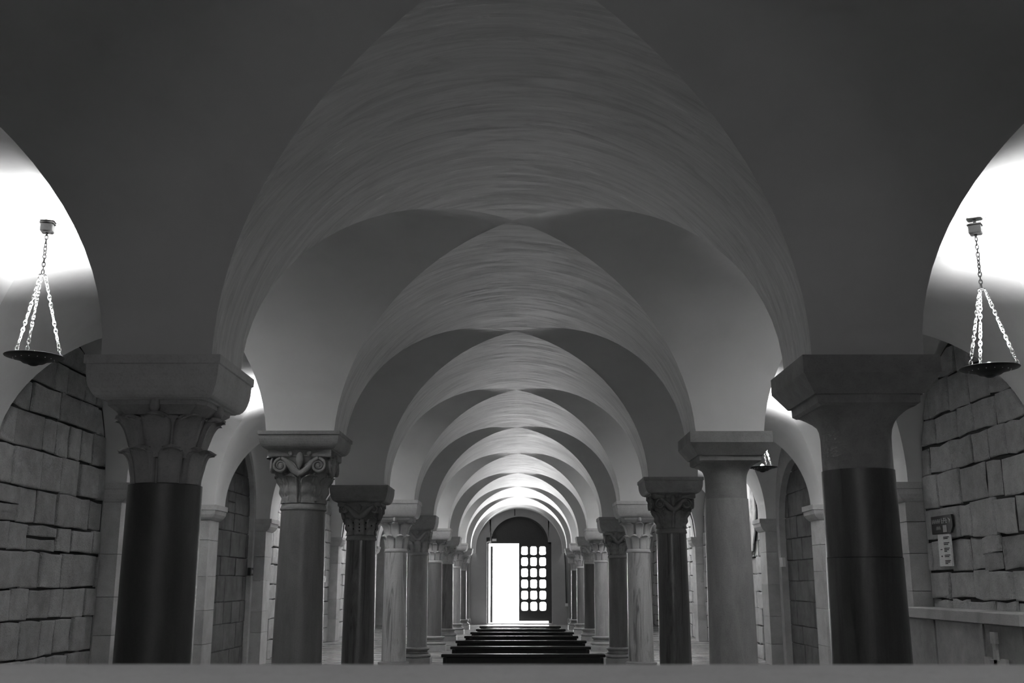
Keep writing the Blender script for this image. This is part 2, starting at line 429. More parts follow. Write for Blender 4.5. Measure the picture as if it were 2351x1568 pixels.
SIDES = {-1: 'left', 1: 'right'}
def side_wall(sgn):
    nm = 'wall_' + SIDES[sgn]; WX = WXS[sgn]
    back = MB(); X = sgn * (WX + 0.10)
    for i, (yc, ry) in enumerate(BAYS):
        y0, y1 = EDGES[i], EDGES[i + 1]
        deep = 0.10
        niche = (i in (5,)) or (sgn < 0 and i == 10)
        if niche:
            # a wall face with its own narrower, deeper arched niche
            nd_ = 1.3 if i == 10 else (0.075 if sgn < 0 else 0.10)
            r_in = ry - (0.14 if sgn < 0 else 0.2); zs_in = ZS if sgn < 0 else ZS - 0.14; rise_in = RISE * (r_in / ry) * (1.0 if sgn < 0 else 0.88)
            yn = yc
            A = [(yc - (ry - 0.03), 0.0)] + [(yc - (ry - 0.03) * cos(a), ZS + (RISE - 0.03) * sin(a)) for a in lin(0, pi, 33)] + [(yc + (ry - 0.03), 0.0)]
            B = [(yn - r_in, 0.0)] + [(yn - r_in * cos(a), zs_in + rise_in * sin(a)) for a in lin(0, pi, 33)] + [(yn + r_in, 0.0)]
            m = MB(); xf = sgn * WX; xb = sgn * (WX + nd_)
            for k in range(len(A) - 1):
                m.add([(xf, *A[k]), (xf, *A[k + 1]), (xf, *B[k + 1]), (xf, *B[k])], [(0, 1, 2, 3)])
                m.add([(xf, *B[k]), (xf, *B[k + 1]), (xb, *B[k + 1]), (xb, *B[k])], [(0, 1, 2, 3)])
                m.add([(xf, *A[k]), (xf, *A[k + 1]), (sgn * (WX + 0.16), *A[k + 1]), (sgn * (WX + 0.16), *A[k])], [(0, 1, 2, 3)])
            struct(m.build(nm, M['dressed']))
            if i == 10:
                o = MB().prism(arch_poly(yn, r_in + 0.02, rise_in + 0.02, 0, zs_in), 'x', xb, xb + sgn * 0.05).build(nm, M['black_plastic_and_shade'])  # black sheet painting the darkness of the doorway opening
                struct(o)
            else:
                o = MB(); ashlar(o, arch_poly(yn, r_in + 0.01, rise_in + 0.01, 0, zs_in), xb - sgn * 0.0, sgn, yn - r_in - 0.1, yn + r_in + 0.1, 0.0, 3.7, bw=(0.35, 0.7), rough=0.008, gap=0.006)
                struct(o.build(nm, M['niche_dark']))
                o = MB().prism(arch_poly(yn, r_in + 0.05, rise_in + 0.05, 0, zs_in), 'x', xb + sgn * 0.03, xb + sgn * 0.09).build(nm, M['mortar'])
                struct(o)
        else:
            rr = ry - 0.045; m = MB()
            ashlar(m, arch_poly(yc, rr, RISE - 0.05, 0.0, ZS), sgn * WX, sgn, yc - rr, yc + rr, 0.0, 3.8,
                   dark=0.16 if sgn < 0 else 0.08, ch=(0.24, 0.36) if i != 3 else (0.22, 0.34), bw=(0.25, 0.58), rough=0.028 if sgn > 0 else 0.018, gap=0.02)  # right blocks kept lighter in tone against the dimmer ambient there
            struct(m.build(nm, M['ashlar_lit' if sgn > 0 else 'ashlar']))
            o = MB().prism(arch_poly(yc, ry + 0.02, RISE + 0.02, 0, ZS), 'x', sgn * (WX + 0.022), sgn * (WX + 0.12)).build(nm, M['mortar'])
            struct(o)
    o = MB().box(*sorted((sgn * (WX + 1.8), sgn * (WX + 1.6))), BACK - 0.4, END + 0.4, 0, 4.2).build(nm, M['dressed']); struct(o)
    # closing strips behind the pilasters
    m = MB()
    for k, y in enumerate(EDGES):
        m.box(*sorted((sgn * (WX + 0.02), sgn * (WX + 1.7))), y - Q - 0.0, y + Q + 0.0, 0, 3.9)
    struct(m.build(nm, M['dressed']))
side_wall(-1); side_wall(1)

# pilasters with their imposts, one at each row against the side walls
def pilaster(sgn, y, dx=0.0):
    t = thing('pilaster', 'dressed stone pilaster under the springing of the aisle vault, against the %s side wall' % ('signposted' if sgn > 0 else 'opposite'), 'pilaster', (0, 0, 0))
    t['kind'] = 'structure'
    WX = WXS[sgn]; xi = (4.03 if sgn < 0 else 3.95) + dx; m = MB()
    z = 0.0
    while z < 2.07:
        h = min(random.uniform(0.3, 0.5), 2.07 - z)
        if 2.07 - z - h < 0.12: h = 2.07 - z
        x0, x1 = sorted((sgn * xi, sgn * (WX + 0.03)))
        m.t = random.uniform(0.8, 1.0)
        m.box(x0, x1, y - 0.22, y + 0.22, z + 0.003, z + h - 0.003)
        z += h
    m.t = 1.0
    m.build('shaft', M['dressed_tone'], t)
    m = MB()
    prof = [(0.0, 2.05), (0.02, 2.06), (0.05, 2.09), (0.075, 2.13), (0.08, 2.17), (0.08, 2.18), (0.095, 2.185), (0.095, ZS)]
    for (d0, z0), (d1, z1) in zip(prof[:-1], prof[1:]):
        def ring(d, z):
            a = sgn * (xi - d); b = sgn * (WX + 0.02)
            return [(a, y - 0.22 - d * 0.6, z), (b, y - 0.22 - d * 0.6, z), (b, y + 0.22 + d * 0.6, z), (a, y + 0.22 + d * 0.6, z)]
        A, B = ring(d0, z0), ring(d1, z1)
        for j in range(4): m.add([A[j], A[(j + 1) % 4], B[(j + 1) % 4], B[j]], [(0, 1, 2, 3)])
    m.add(ring(0.095, ZS), [(0, 1, 2, 3)]); m.add(ring(0.0, 2.05), [(0, 1, 2, 3)])
    m.build('impost', M['dressed'], t)
M['dressed_tone'] = stone('dressed_limestone_blocks', 0.56, 0.72, 5, 0.82, 0.5, 0.005, attr=True)
for y in ROWS[:-1]:
    pilaster(-1, y, 0.14 if y < 9 else 0.0); pilaster(1, y, 0.2 if y < 9 else 0.0)

# ------------------------------------------------------------------ end wall with the door, back wall
DW0, DW1, DTOP = -1.0, 1.02, 2.50      # door opening
def end_wall():
    y0, y1 = END, END + 0.4; m = MB()
    R, rise, cx = 0.90, 0.80, 0.02
    m.box(-6.1, DW0, y0, y1, 0, 4.2); m.box(DW1, 6.1, y0, y1, 0, 4.2)
    A = [(cx - R * cos(a), DTOP + rise * sin(a)) for a in lin(0, pi, 33)]
    top = [(DW0 + (DW1 - DW0) * k / 32, 4.2) for k in range(33)]
    A[0] = (cx - R, DTOP); 
    for k in range(32):
        for y in (y0, y1): m.add([(A[k][0], y, A[k][1]), (A[k + 1][0], y, A[k + 1][1]), (top[k + 1][0], y, 4.2), (top[k][0], y, 4.2)], [(0, 1, 2, 3)])
        m.add([(A[k][0], y0, A[k][1]), (A[k + 1][0], y0, A[k + 1][1]), (A[k + 1][0], y1, A[k + 1][1]), (A[k][0], y1, A[k][1])], [(0, 1, 2, 3)])
    for xa, xb in ((DW0, cx - R), (cx + R, DW1)):
        for y in (y0, y1): m.add([(xa, y, DTOP), (xb, y, DTOP), (xb, y, 4.2), (xa, y, 4.2)], [(0, 1, 2, 3)])
        m.add([(xa, y0, DTOP), (xb, y0, DTOP), (xb, y1, DTOP), (xa, y1, DTOP)], [(0, 1, 2, 3)])
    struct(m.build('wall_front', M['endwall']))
end_wall()
def back_wall():
    m = MB(); y0, y1 = BACK - 0.3, BACK
    m.box(-6.1, -0.8, y0, y1, 0, 4.2); m.box(0.8, 6.1, y0, y1, 0, 4.2); m.box(-0.8, 0.8, y0, y1, 0, 2.1); m.box(-0.8, 0.8, y0, y1, 2.95, 4.2)
    struct(m.build('wall_back', M['niche_plain']))
    o = MB().box(-0.8, 0.8, y0 + 0.12, y0 + 0.13, 2.1, 2.95).build('added_window', M['glass']); struct(o)  # unseen window, added as an opening for the fill light
back_wall()

def door():
    t = thing('door_1', 'wide double door with one leaf standing open to white daylight and one gridded with panes', 'door', (0, 0, 0)); t['kind'] = 'structure'
    yd = END + 0.2
    m = MB().box(DW0, DW0 + 0.045, yd, yd + 0.09, 0, DTOP).box(DW1 - 0.1, DW1, yd, yd + 0.09, 0, DTOP).box(DW0, DW1, yd, yd + 0.09, DTOP - 0.035, DTOP + 0.05)
    m.build('door_frame', M['wood_door'], t)
    R, rise, cx = 0.90, 0.80, 0.02
    lp = MB().prism([(cx - R * 1.0 * cos(a), DTOP + 0.02 + rise * sin(a)) for a in lin(0, pi, 30)], 'y', yd + 0.02, yd + 0.07)
    l = lp.build('lunette_panel', M['wood_door'], t)
    lr = MB(); k = 30
    P = lin(0, pi, k)
    for a, b in zip(P[:-1], P[1:]):
        for (ra, rb) in ((1.0, 0.94),):
            q = [(cx - R * ra * cos(a), DTOP + rise * ra * sin(a)), (cx - R * ra * cos(b), DTOP + rise * ra * sin(b)), (cx - R * rb * cos(b), DTOP + rise * rb * sin(b)), (cx - R * rb * cos(a), DTOP + rise * rb * sin(a))]
            lr.prism(q, 'y', yd - 0.03, yd + 0.03)
    lr.build('lunette_rim', M['wood_door'], t)
    # gridded leaf: 3 by 6 panes over a solid bottom rail
    x0, x1, z0, z1 = 0.0, DW1 - 0.1, 0.10, DTOP - 0.035
    leaf = MB(); bars_x = [(x0, x0 + 0.035)]; nx, nz = 3, 6
    pz0 = z0 + 0.27; pw = (x1 - 0.035 - (x0 + 0.035)) / nx; ph = (z1 - 0.05 - pz0) / nz; b = 0.043
    leaf.box(x0, x1, yd, yd + 0.05, z0, pz0); leaf.box(x0, x1, yd, yd + 0.05, z1 - 0.05, z1)
    leaf.box(x0, x0 + 0.035, yd, yd + 0.05, pz0, z1 - 0.05); leaf.box(x1 - 0.035, x1, yd, yd + 0.05, pz0, z1 - 0.05)
    lf = leaf.build('door_leaf', M['wood_door'], t)
    gr = MB()
    for i in range(nx):
        for j in range(nz):
            ax, bx = x0 + 0.035 + i * pw, x0 + 0.035 + (i + 1) * pw; az, bz = pz0 + j * ph, pz0 + (j + 1) * ph
            out = []; inn = []; rr = 0.05
            ix0, ix1, iz0, iz1 = ax + b, bx - b, az + b, bz - b
            for (qx, qz, a0) in ((ix1 - rr, iz1 - rr, 0), (ix0 + rr, iz1 - rr, pi / 2), (ix0 + rr, iz0 + rr, pi), (ix1 - rr, iz0 + rr, 1.5 * pi)):
                for s_ in range(5):
                    a = a0 + s_ * pi / 8; inn.append((qx + rr * cos(a), qz + rr * sin(a)))
                    dx, dz = cos(a), sin(a); ccx, ccz = (ax + bx) / 2, (az + bz) / 2
                    ox = max(ax, min(bx, ccx + (bx - ax) * (1.5 if dx > 0.38 else -1.5 if dx < -0.38 else dx)))
                    oz = max(az, min(bz, ccz + (bz - az) * (1.5 if dz > 0.38 else -1.5 if dz < -0.38 else dz)))
                    out.append((ox, oz))
            n = len(inn)
            for q in range(n):
                k2 = (q + 1) % n
                for y in (yd + 0.01, yd + 0.04): gr.add([(inn[q][0], y, inn[q][1]), (inn[k2][0], y, inn[k2][1]), (out[k2][0], y, out[k2][1]), (out[q][0], y, out[q][1])], [(0, 1, 2, 3)])
                gr.add([(inn[q][0], yd + 0.01, inn[q][1]), (inn[k2][0], yd + 0.01, inn[k2][1]), (inn[k2][0], yd + 0.04, inn[k2][1]), (inn[q][0], yd + 0.04, inn[q][1])], [(0, 1, 2, 3)])
    gr.build('glazing_bars', M['wood_door'], lf)
    MB().box(x0 + 0.03, x1 - 0.03, yd + 0.022, yd + 0.027, pz0, z1 - 0.05).build('glass_pane', M['glass'], lf)
    # open leaf, swung outward and seen almost edge on
    ol = MB(); xh = -0.862
    ol.box(xh - 0.035, xh + 0.035, yd + 0.1, yd + 1.0, 0.05, DTOP - 0.12)
    ol.build('open_door_leaf', M['wood_door'], t)
    MB().box(DW0 - 0.0, DW1 + 0.0, END - 0.0, END + 0.42, 0.0, 0.03).build('threshold', M['dressed'], t)
door()

def small_box(name, label, cat, x0, x1, y0, y1, z0, z1, mat, extra=None):
    cx, cy = (x0 + x1) / 2, (y0 + y1) / 2
    t = thing(name, label, cat, (cx, cy, z0))
    a, b, h = (x1 - x0) / 2, (y1 - y0) / 2, z1 - z0
    m = MB(); m.box(-a, a, -b, b, 0, h); m.build('housing', mat, t)
    if extra: extra(t, a, b, h)
    return t
def ex(x, D=32.7): return (x - 1194) / 2420 * D + 0.04
z_ = lambda y: height(y, END - 0.02)
def lens(t, a, b, h):
    MB().lathe([(0.0, 0), (0.03, 0.0), (0.03, 0.02), (0.0, 0.02)], 14).build('lens', M['black_plastic_and_shade'], t).location = (0, -b - 0.0, h * 0.2)
small_box('security_camera', 'small dark camera box above the corner of the bright doorway', 'camera', ex(1116), ex(1124), END - 0.12, END, z_(1243), z_(1234), M['black_plastic_and_shade'], lens)
small_box('emergency_light', 'small grey emergency light box over the open half of the door', 'light', ex(1128), ex(1139), END + 0.1, END + 0.2, z_(1242), z_(1236), M['grey_plastic'],
          lambda t, a, b, h: MB().box(-a * 0.8, a * 0.8, -b - 0.012, -b, h * 0.2, h * 0.8).build('diffuser', M['white_plastic'], t))
def box_lid(t, a, b, h): MB().box(-a * 0.8, a * 0.8, -b - 0.01, -b, h * 0.15, h * 0.85).build('lid', M['white_plastic'], t)
small_box('junction_box', 'pale junction box low on the end wall beside the gridded door leaf', 'junction box', ex(1297), ex(1306), END - 0.05, END, z_(1392), z_(1385), M['white_plastic'], box_lid)
tag(MB().tube([(ex(1299.5), END - 0.02, z_(1385)), (ex(1298.5), END - 0.02, z_(1300)), (ex(1297), END - 0.02, z_(1270)), (ex(1290), END - 0.02, z_(1240))], 0.014).build('wall_cable', M['black_plastic_and_shade']),
    'dark cable climbing the end wall from the pale junction box', 'cable')
tag(MB().box(ex(1180.5), ex(1182.5), END - 0.03, END, z_(1184), z_(1166)).build('cable_clip', M['black_plastic_and_shade']), 'short black cable above the middle of the door arch', 'cable')

# ------------------------------------------------------------------ columns
def leaf(m, ang, rb, z0, z1, out, hw, curl=0.35, groove=0.004, nu=11, nv=16, thick=0.02, ribs=0):
    """a carved tongue leaf standing round the bell: rb(z) gives the bell radius; the tip bends outward to a lip"""
    PR = [(0.0, 0.0, 0.0), (0.3, 0.3, 0.01), (0.55, 0.56, 0.06), (0.72, 0.74, 0.18), (0.84, 0.87, 0.40), (0.92, 0.94, 0.68), (0.97, 0.955, 0.9), (1.0, 0.935, 1.0)]
    def prof(v):
        for (a, za, oa), (b, zb, ob) in zip(PR[:-1], PR[1:]):
            if v <= b:
                t = (v - a) / (b - a); return za + (zb - za) * t, oa + (ob - oa) * t
        return PR[-1][1:]
    F = []; B = []
    for i in range(nv + 1):
        v = i / nv; rf, rbk = [], []; zf, of = prof(v)
        for j in range(nu):
            u = -1 + 2 * j / (nu - 1)
            wv = hw * (1.0 if v < 0.7 else sqrt(max(0.16, 1 - ((v - 0.7) / 0.33) ** 2 * 0.8)))
            a = ang + u * wv
            zz = z0 + (z1 - z0) * zf * (1 - 0.10 * u * u * v)
            o = out * of * (1 - 0.45 * u * u)
            rim = 0.011 * math.exp(-((abs(u) - 0.78) / 0.16) ** 2) * min(1, v * 2) - 0.022 * max(0, abs(u) - 0.86) / 0.14
            mid = -0.011 * math.exp(-((abs(u) - 0.10) / 0.06) ** 2) * (1 if v < 0.85 else 0)
            ridge = (0.010 if ribs else 0.022) + rim + mid * (groove / 0.004)
            if ribs: ridge += 0.006 * sin(v * pi * ribs + abs(u) * 2.5) * (0.3 + abs(u))
            r = rb(min(z0 + (z1 - z0) * min(zf, 0.94), z1)) + ridge + o
            rf.append((r * cos(a), r * sin(a), zz))
            r2 = max(rb(z0) * 0.6, r - thick - 0.012 * v); rbk.append((r2 * cos(a), r2 * sin(a), zz + (0.016 * min(1, (v - 0.6) / 0.3) if v > 0.6 else 0)))
        F.append(rf); B.append(rbk)
    rings = [f + b[::-1] for f, b in zip(F, B)]
    m.rings(rings, True, True, True)

def cap_leaf(zn, zt, r, w):
    """two tiers of tongue leaves under a moulded square block"""
    m = MB(); H = zt - zn; zb = zt - 0.13 * H
    def rb(z):
        t = max(0, min(1, (z - zn) / (zb - zn))); return r * 0.82 + 0.012 * t + 0.034 * t ** 3
    m.lathe([(rb(z), z) for z in lin(zn, zb, 12)], 40)
    zm = zn + (zb - zn) * 0.52
    for k in range(8): leaf(m, k * pi / 4 + pi / 8 - pi / 2, rb, zn + 0.003, zm, 0.056, pi / 8 * 0.93)
    for k in range(8): leaf(m, k * pi / 4 - pi / 2, rb, zm - 0.05, zb - 0.004, 0.062, pi / 8 * 0.93)
    h = w
    m.square([(h * 0.80, zb - 0.012), (h * 0.86, zb + 0.003), (h * 0.96, zb + 0.022), (h * 0.97, zb + (zt - zb) * 0.5), (h * 0.985, zb + (zt - zb) * 0.54), (h, zt)], cut=0.035)
    for a in range(4):      # boss in the middle of each side
        ca, sa = cos(a * pi / 2), sin(a * pi / 2)
        B = MB().lathe([(0.0, -0.03), (0.022, -0.028), (0.03, -0.01), (0.028, 0.02), (0.016, 0.034), (0.0, 0.036)], 12)
        m.add([(h * 0.985 * ca + x * 0.8, h * 0.985 * sa + y * 0.8, (zb + zt) / 2 + z) for x, y, z in B.v], B.f, True)
    return m
def cap_plain(zn, zt, r, w):
    """flaring plain bell growing out of the shaft into a square"""
    m = MB(); N = 48; rings = []
    for i, t in enumerate([0, 0.2, 0.4, 0.55, 0.68, 0.78, 0.86, 0.93, 0.97, 1.0]):
        z = zn + (zt - zn) * t; k = t ** 5; ring = []
        rr = r * 0.955 + (0.0 if t < 0.4 else (w * 0.93 - r * 0.955) * ((t - 0.4) / 0.6) ** 3.2)
        for j in range(N):
            a = 2 * pi * j / N; c, s = cos(a), sin(a); sq = rr / max(abs(c), abs(s))
            q = max(0, (t - 0.6) / 0.4) ** 1.5; R = rr * (1 - q) + min(sq, rr * 1.40) * q
            ring.append((R * c, R * s, z))
        rings.append(ring)
    m.rings(rings); return m
def spiral(m, c, ax, az, R, turns, rt, flip, start):
    """a volute: tube wound in the plane (ax, z)"""
    pts, rad = [], []; n = int(26 * turns)
    for i in range(n + 1):
        t = i / n; a = start + flip * t * turns * 2 * pi; q = R * (1 - 0.86 * t)
        pts.append((c[0] + ax[0] * q * cos(a), c[1] + ax[1] * q * cos(a), c[2] + q * sin(a)))
        rad.append(rt * (1 - 0.45 * t))
    m.tube(pts, rad, 7)
    # the filled disc behind the coil
    nrm = (-ax[1], ax[0]); D = []
    for d, rr in ((-0.03, R * 0.99), (-0.006, R * 0.99), (-0.003, R * 0.5), (0.012, R * 0.2)):
        D.append([(c[0] + ax[0] * rr * cos(b) - nrm[0] * 0 + c[3] * d, c[1] + ax[1] * rr * cos(b) + c[4] * d, c[2] + rr * sin(b)) for b in lin(0, 2 * pi * 15 / 16, 16)])
    m.rings(D, True, True, True)
def cap_volute(zn, zt, r, w, fleur=True, drilled=False):
    """leafy bell with scrolls at the corners under a concave square top"""
    m = MB(); H = zt - zn
    def rb(z):
        t = max(0, min(1, (z - zn) / H)); return r * 0.95 + 0.02 * t + (w * 0.98 - r) * t ** 2.2
    # bell that turns square towards the top
    N = 48; rings = []
    for t in lin(0, 1, 12):
        z = zn + H * t; ring = []; rr = rb(z)
        for j in range(N):
            a = 2 * pi * j / N; c, s = cos(a), sin(a); q = max(0, (t - 0.35) / 0.65)
            sq = min(rr / max(abs(c), abs(s)), rr * 1.34); ring.append(((rr * (1 - q) + sq * q) * 0.95 * c, (rr * (1 - q) + sq * q) * 0.95 * s, z))
        rings.append(ring)
    m.rings(rings)
    zm = zn + H * 0.56
    for k in range(8): leaf(m, k * pi / 4 - pi / 2 + (0 if drilled else pi / 8), rb, zn + 0.004, zm, 0.028 if drilled else 0.04, pi / 8 * 0.95, ribs=5, groove=0.006)
    if not drilled:
        for k in range(4): leaf(m, k * pi / 2 + pi / 4, rb, zn + 0.02, zn + H * 0.66, 0.075, pi / 9, ribs=6, groove=0.006)
    for k in range(4):
        a = k * pi / 2 - pi / 2; nx, ny = cos(a), sin(a); tx, ty = -ny, nx
        face = w * 0.93
        def P(u, z, d=0.0): return (nx * (face + d) + tx * u, ny * (face + d) + ty * u, z)
        zv = zn + H * (0.70 if fleur else 0.78)
        R = H * (0.135 if fleur else 0.11); uu = w * (0.60 if fleur else 0.70)
        for sg in (-1, 1):
            c = (*P(sg * uu, zv, -0.002), nx, ny)
            spiral(m, c, (tx, ty), 0, R, 2.1 if fleur else 1.3, 0.0125 * H / 0.38, -sg, pi / 2)
            # stem sweeping up from the middle to the scroll
            st = []
            for t in lin(0, 1, 9):
                u = sg * uu * (t ** 0.75); z = (zn + H * 0.55) + (zv + R - (zn + H * 0.55)) * sin(t * pi / 2) ** 1.3
                st.append(P(u, z, 0.002 + 0.0 * t - 0.03 * (1 - t)))
            m.tube(st, [0.016 + 0.002 * t for t in range(9)][::-1], 7)
            st = [P(sg * (0.012 + uu * 0.7 * t), zn + H * (0.60 + 0.24 * t ** 0.6), -0.02) for t in lin(0, 1, 7)]
            m.tube(st, 0.010, 6)
        if fleur:
            z0 = zn + H * 0.63
            B = MB().lathe([(0.001, 0), (0.018, 0.02), (0.03, 0.075), (0.022, 0.11), (0.001, 0.14)], 10)
            m.add([P(x, z0 + z * H / 0.38 * 1.0, y * 0.6 - 0.002) for x, y, z in B.v], B.f, True)
            m.tube([P(-0.055, zn + H * 0.585, -0.02), P(0, zn + H * 0.58, -0.012), P(0.055, zn + H * 0.585, -0.02)], 0.014, 8)
            m.tube([P(0, zn + 0.01, -0.075), P(0, zn + H * 0.3, -0.07), P(0, zn + H * 0.56, -0.035)], [0.017, 0.019, 0.024], 8)
        else:
            B = MB().lathe([(0.001, 0), (0.018, 0.01), (0.024, 0.04), (0.001, 0.075)], 8)
            m.add([P(x, zt - 0.085 + z, y * 0.6) for x, y, z in B.v], B.f, True)
        if fleur:
            for sg in (-1, 1):
                B = MB().lathe([(0.001, -0.022), (0.018, -0.012), (0.02, 0.008), (0.001, 0.022)], 8)
                m.add([P(sg * w * 0.30 + x, zt - 0.025 + z, y * 0.8) for x, y, z in B.v], B.f, True)
    # concave square top slab
    hh = w * 1.0; ring = []
    for (h, z) in ((hh * 0.97, zt - H * 0.14), (hh, zt - H * 0.12), (hh * 1.0, zt)):
        rr = []
        for k in range(4):
            for t in lin(-1, 1, 7)[:-1]:
                d = h * (1 - 0.09 * (1 - t * t)); a = k * pi / 2; c, s = cos(a), sin(a)
                x, y = d, t * h; rr.append((x * c - y * s, x * s + y * c, z))
        ring.append(rr)
    m.rings(ring, True, True, False)
    return m
def drill_hole_shade(parent, zn, zt, r, w):
    H = zt - zn; hole = None
    for k in range(6):
        a = k * pi / 8 - pi / 2 - 5 * pi / 16 + pi / 16
        for t in ((0.14, 0.24, 0.34, 0.48) if k == 2 else (0.2, 0.38) if k % 2 else (0.3,)):
            rr = r * 0.95 + 0.02 * t + (w * 0.98 - r) * t ** 2.2 + 0.014; z = zn + H * t
            if hole is None: hole = MB().lathe([(0.001, -0.010), (0.007, -0.005), (0.007, 0.005), (0.001, 0.008)], 8).build('drilled_hole_shade', M['black_plastic_and_shade'], parent); o = hole  # black beads paint the shade inside the drilled holes
            else: o = hole.copy(); C.objects.link(o); o.parent = parent
            o.location = (rr * cos(a), rr * sin(a), z)

A = 0.305
def column(row, sgn, y_top, y_ab, y_neck, cap, r0, r1, shaft, capm, abm, label, w=0.225, style='cove', ring=True, x_shift=0.0, joint=None, yneck2=None):
    Y = ROWS[row]; X = sgn * LX + x_shift
    zt = height(y_top, Y - A); za = height(y_ab, Y - A * 0.85); zn = height(y_neck, Y - r1)
    t = thing('stone_column', label, 'column', (X, Y, 0))
    # plinth and moulded base
    bz = 0.27
    m = MB().square([(0.23, 0.0), (0.23, 0.10), (0.225, 0.105)]); m.build('plinth', M['lower_block'], t)
    prof = [(0.20, 0.105)] + [(0.195 + 0.03 * cos(a), 0.135 + 0.03 * sin(a)) for a in lin(-pi / 2, pi / 2, 9)] + [(0.19, 0.168), (0.178, 0.175)] + \
           [(0.205 - 0.03 * cos(a) - 0.004, 0.2 + 0.022 * sin(a)) for a in lin(-pi / 2, pi / 2, 7)] + [(0.185, 0.225)] + [(0.182 + 0.02 * cos(a), 0.243 + 0.018 * sin(a)) for a in lin(-pi / 2, pi / 2, 7)] + [(r0 + 0.006, 0.265), (r0, bz)]
    m = MB().lathe(prof, 40); m.build('base', M['lower_block'], t)
    # shaft with slight entasis
    nr = 0.05 if ring else 0.0; zs1 = zn - nr
    if joint:
        zj = height(joint, Y - r0)
        m = MB().lathe([(r0 + (r1 - r0) * ((z - bz) / (zs1 - bz)), z) for z in lin(bz, zj - 0.002, 6)], 56); m.build('lower_shaft', shaft, t)
        m = MB().lathe([(r0 * 0.985 + (r1 - r0) * ((z - bz) / (zs1 - bz)), z) for z in lin(zj, zs1, 14)], 56); m.build('shaft', shaft, t)
    else:
        m = MB().lathe([(r0 + (r1 - r0) * ((z - bz) / (zs1 - bz)) + 0.002 * sin(pi * (z - bz) / (zs1 - bz)), z) for z in lin(bz, zs1, 18)], 56); m.build('shaft', shaft, t)
    if ring:
        m = MB().lathe([(r1 * 0.99, zs1), (r1 + 0.006, zs1 + 0.004), (r1 + 0.010, zs1 + 0.014), (r1 + 0.004, zs1 + 0.03), (r1 * 1.0, zn - 0.006), (r1 * 0.97, zn)], 56); m.build('neck_ring', capm, t)
    zc = za
    if style == 'chamfer':
        H = (zt - za) / 0.75; zb2 = za - 0.25 * H * 0.9
        m = MB().square([(A * 0.80, za), (A, za + (zt - za) * 0.52), (A, zt)]); m.build('abacus', abm, t)
        m = MB().square([(A * 0.70, zb2 - 0.0), (A * 0.75, zb2 + 0.012), (A * 0.755, za)]); m.build('lower_abacus', abm, t)
        zc = zb2
    else:
        H = zt - za; p = [(A * 0.78, za)]
        hp = 0.78 if cap != 'scroll' else 0.98
        for a in lin(0, pi / 2, 8): p.append((A * (0.80 + 0.17 * sin(a)), za + 0.004 + (H * hp * 0.9) * (1 - cos(a)) * (1.0)))
        if hp < 0.9: p += [(A * 0.975, za + H * hp), (A, za + H * hp + 0.004), (A, zt)]
        else: p += [(A * 0.98, zt)]
        m = MB().square(p); m.build('abacus', abm, t)
    if cap == 'leaf': m = cap_leaf(zn, zc + 0.002, r1, w)
    elif cap == 'plain': m = cap_plain(zn, zc + 0.001, r1, w)
    elif cap == 'volute': m = cap_volute(zn, zc + 0.001, r1, w, True)
    else: m = cap_volute(zn, zc + 0.001, r1, w, False, True)
    c = m.build('capital', capm, t)
    if cap == 'scroll' and row == 3:
        drill_hole_shade(c, zn, zc, r1, w)
    return t

K = M
FS = 'on the sign side'; OS = 'opposite the sign side'
column(1, -1, 812, 914, 1108, 'leaf', 0.168, 0.165, K['granite_dark'], K['capital'], K['capital_pale'], 'big dark granite column with two tiers of plain tongue leaves, next to the altar slab', w=0.228, ring=False)
column(1, 1, 815, 903, 1074, 'plain', 0.178, 0.165, K['granite_worn'], K['abacus_dark'], K['abacus_dark'], 'big dark worn column with plain flared capital and patched joint, by the altar slab', style='chamfer', w=0.225, ring=False, joint=1278)
column(2, -1, 988, 1031, 1155, 'volute', 0.187, 0.165, K['granite_mid'], K['capital_mid'], K['capital_mid'], 'grey column with carved spiral volutes and a central bud on its capital', w=0.235)
column(2, 1, 990, 1044, 1143, 'plain', 0.178, 0.162, K['granite_pale'], K['capital_mid'], K['capital_mid'], 'pale grey smooth column with plain flared capital and chamfered abacus', style='chamfer', ring=False)
column(3, -1, 1113, 1152, 1229, 'scroll', 0.165, 0.150, K['marble_dark'], K['capital_dark'], K['capital_dark'], 'dark streaked column whose capital has drilled holes below a V of scrolls', w=0.22)
column(3, 1, 1095, 1133, 1213, 'volute', 0.160, 0.150, K['marble_dark'], K['capital_dark'], K['abacus_dark'], 'dark veined column with scrolled leaf capital, standing past the smooth pale column', w=0.225)
column(4, -1, 1147, 1188, 1259, 'leaf', 0.158, 0.145, K['marble_vein'], K['capital_pale'], K['capital_pale'], 'pale streaked marble column with two-tier leaf capital, opposite the sign side', w=0.235)
column(4, 1, 1150, 1188, 1260, 'leaf', 0.165, 0.150, K['marble_vein'], K['capital_pale'], K['capital_pale'], 'pale column with a dark crack-like vein and two-tier leaf capital, on the sign side', w=0.235)
column(5, -1, 1183, 1216, 1268, 'scroll', 0.158, 0.150, K['granite_pale'], K['capital'], K['capital'], 'mid grey column with V-scroll capital, next behind the pale veined marble column', w=0.21)
column(5, 1, 1187, 1221, 1274, 'volute', 0.155, 0.145, K['granite_mid'], K['capital_mid'], K['abacus_dark'], 'dark column with scroll capital right behind the pale cracked-vein column', w=0.21)
zz = {6: (1213, 1240, 1286), 7: (1232, 1253, 1290), 8: (1247, 1265, 1300), 9: (1259, 1274, 1306)}
order = {6: 'fifth', 7: 'fourth', 8: 'third', 9: 'second'}
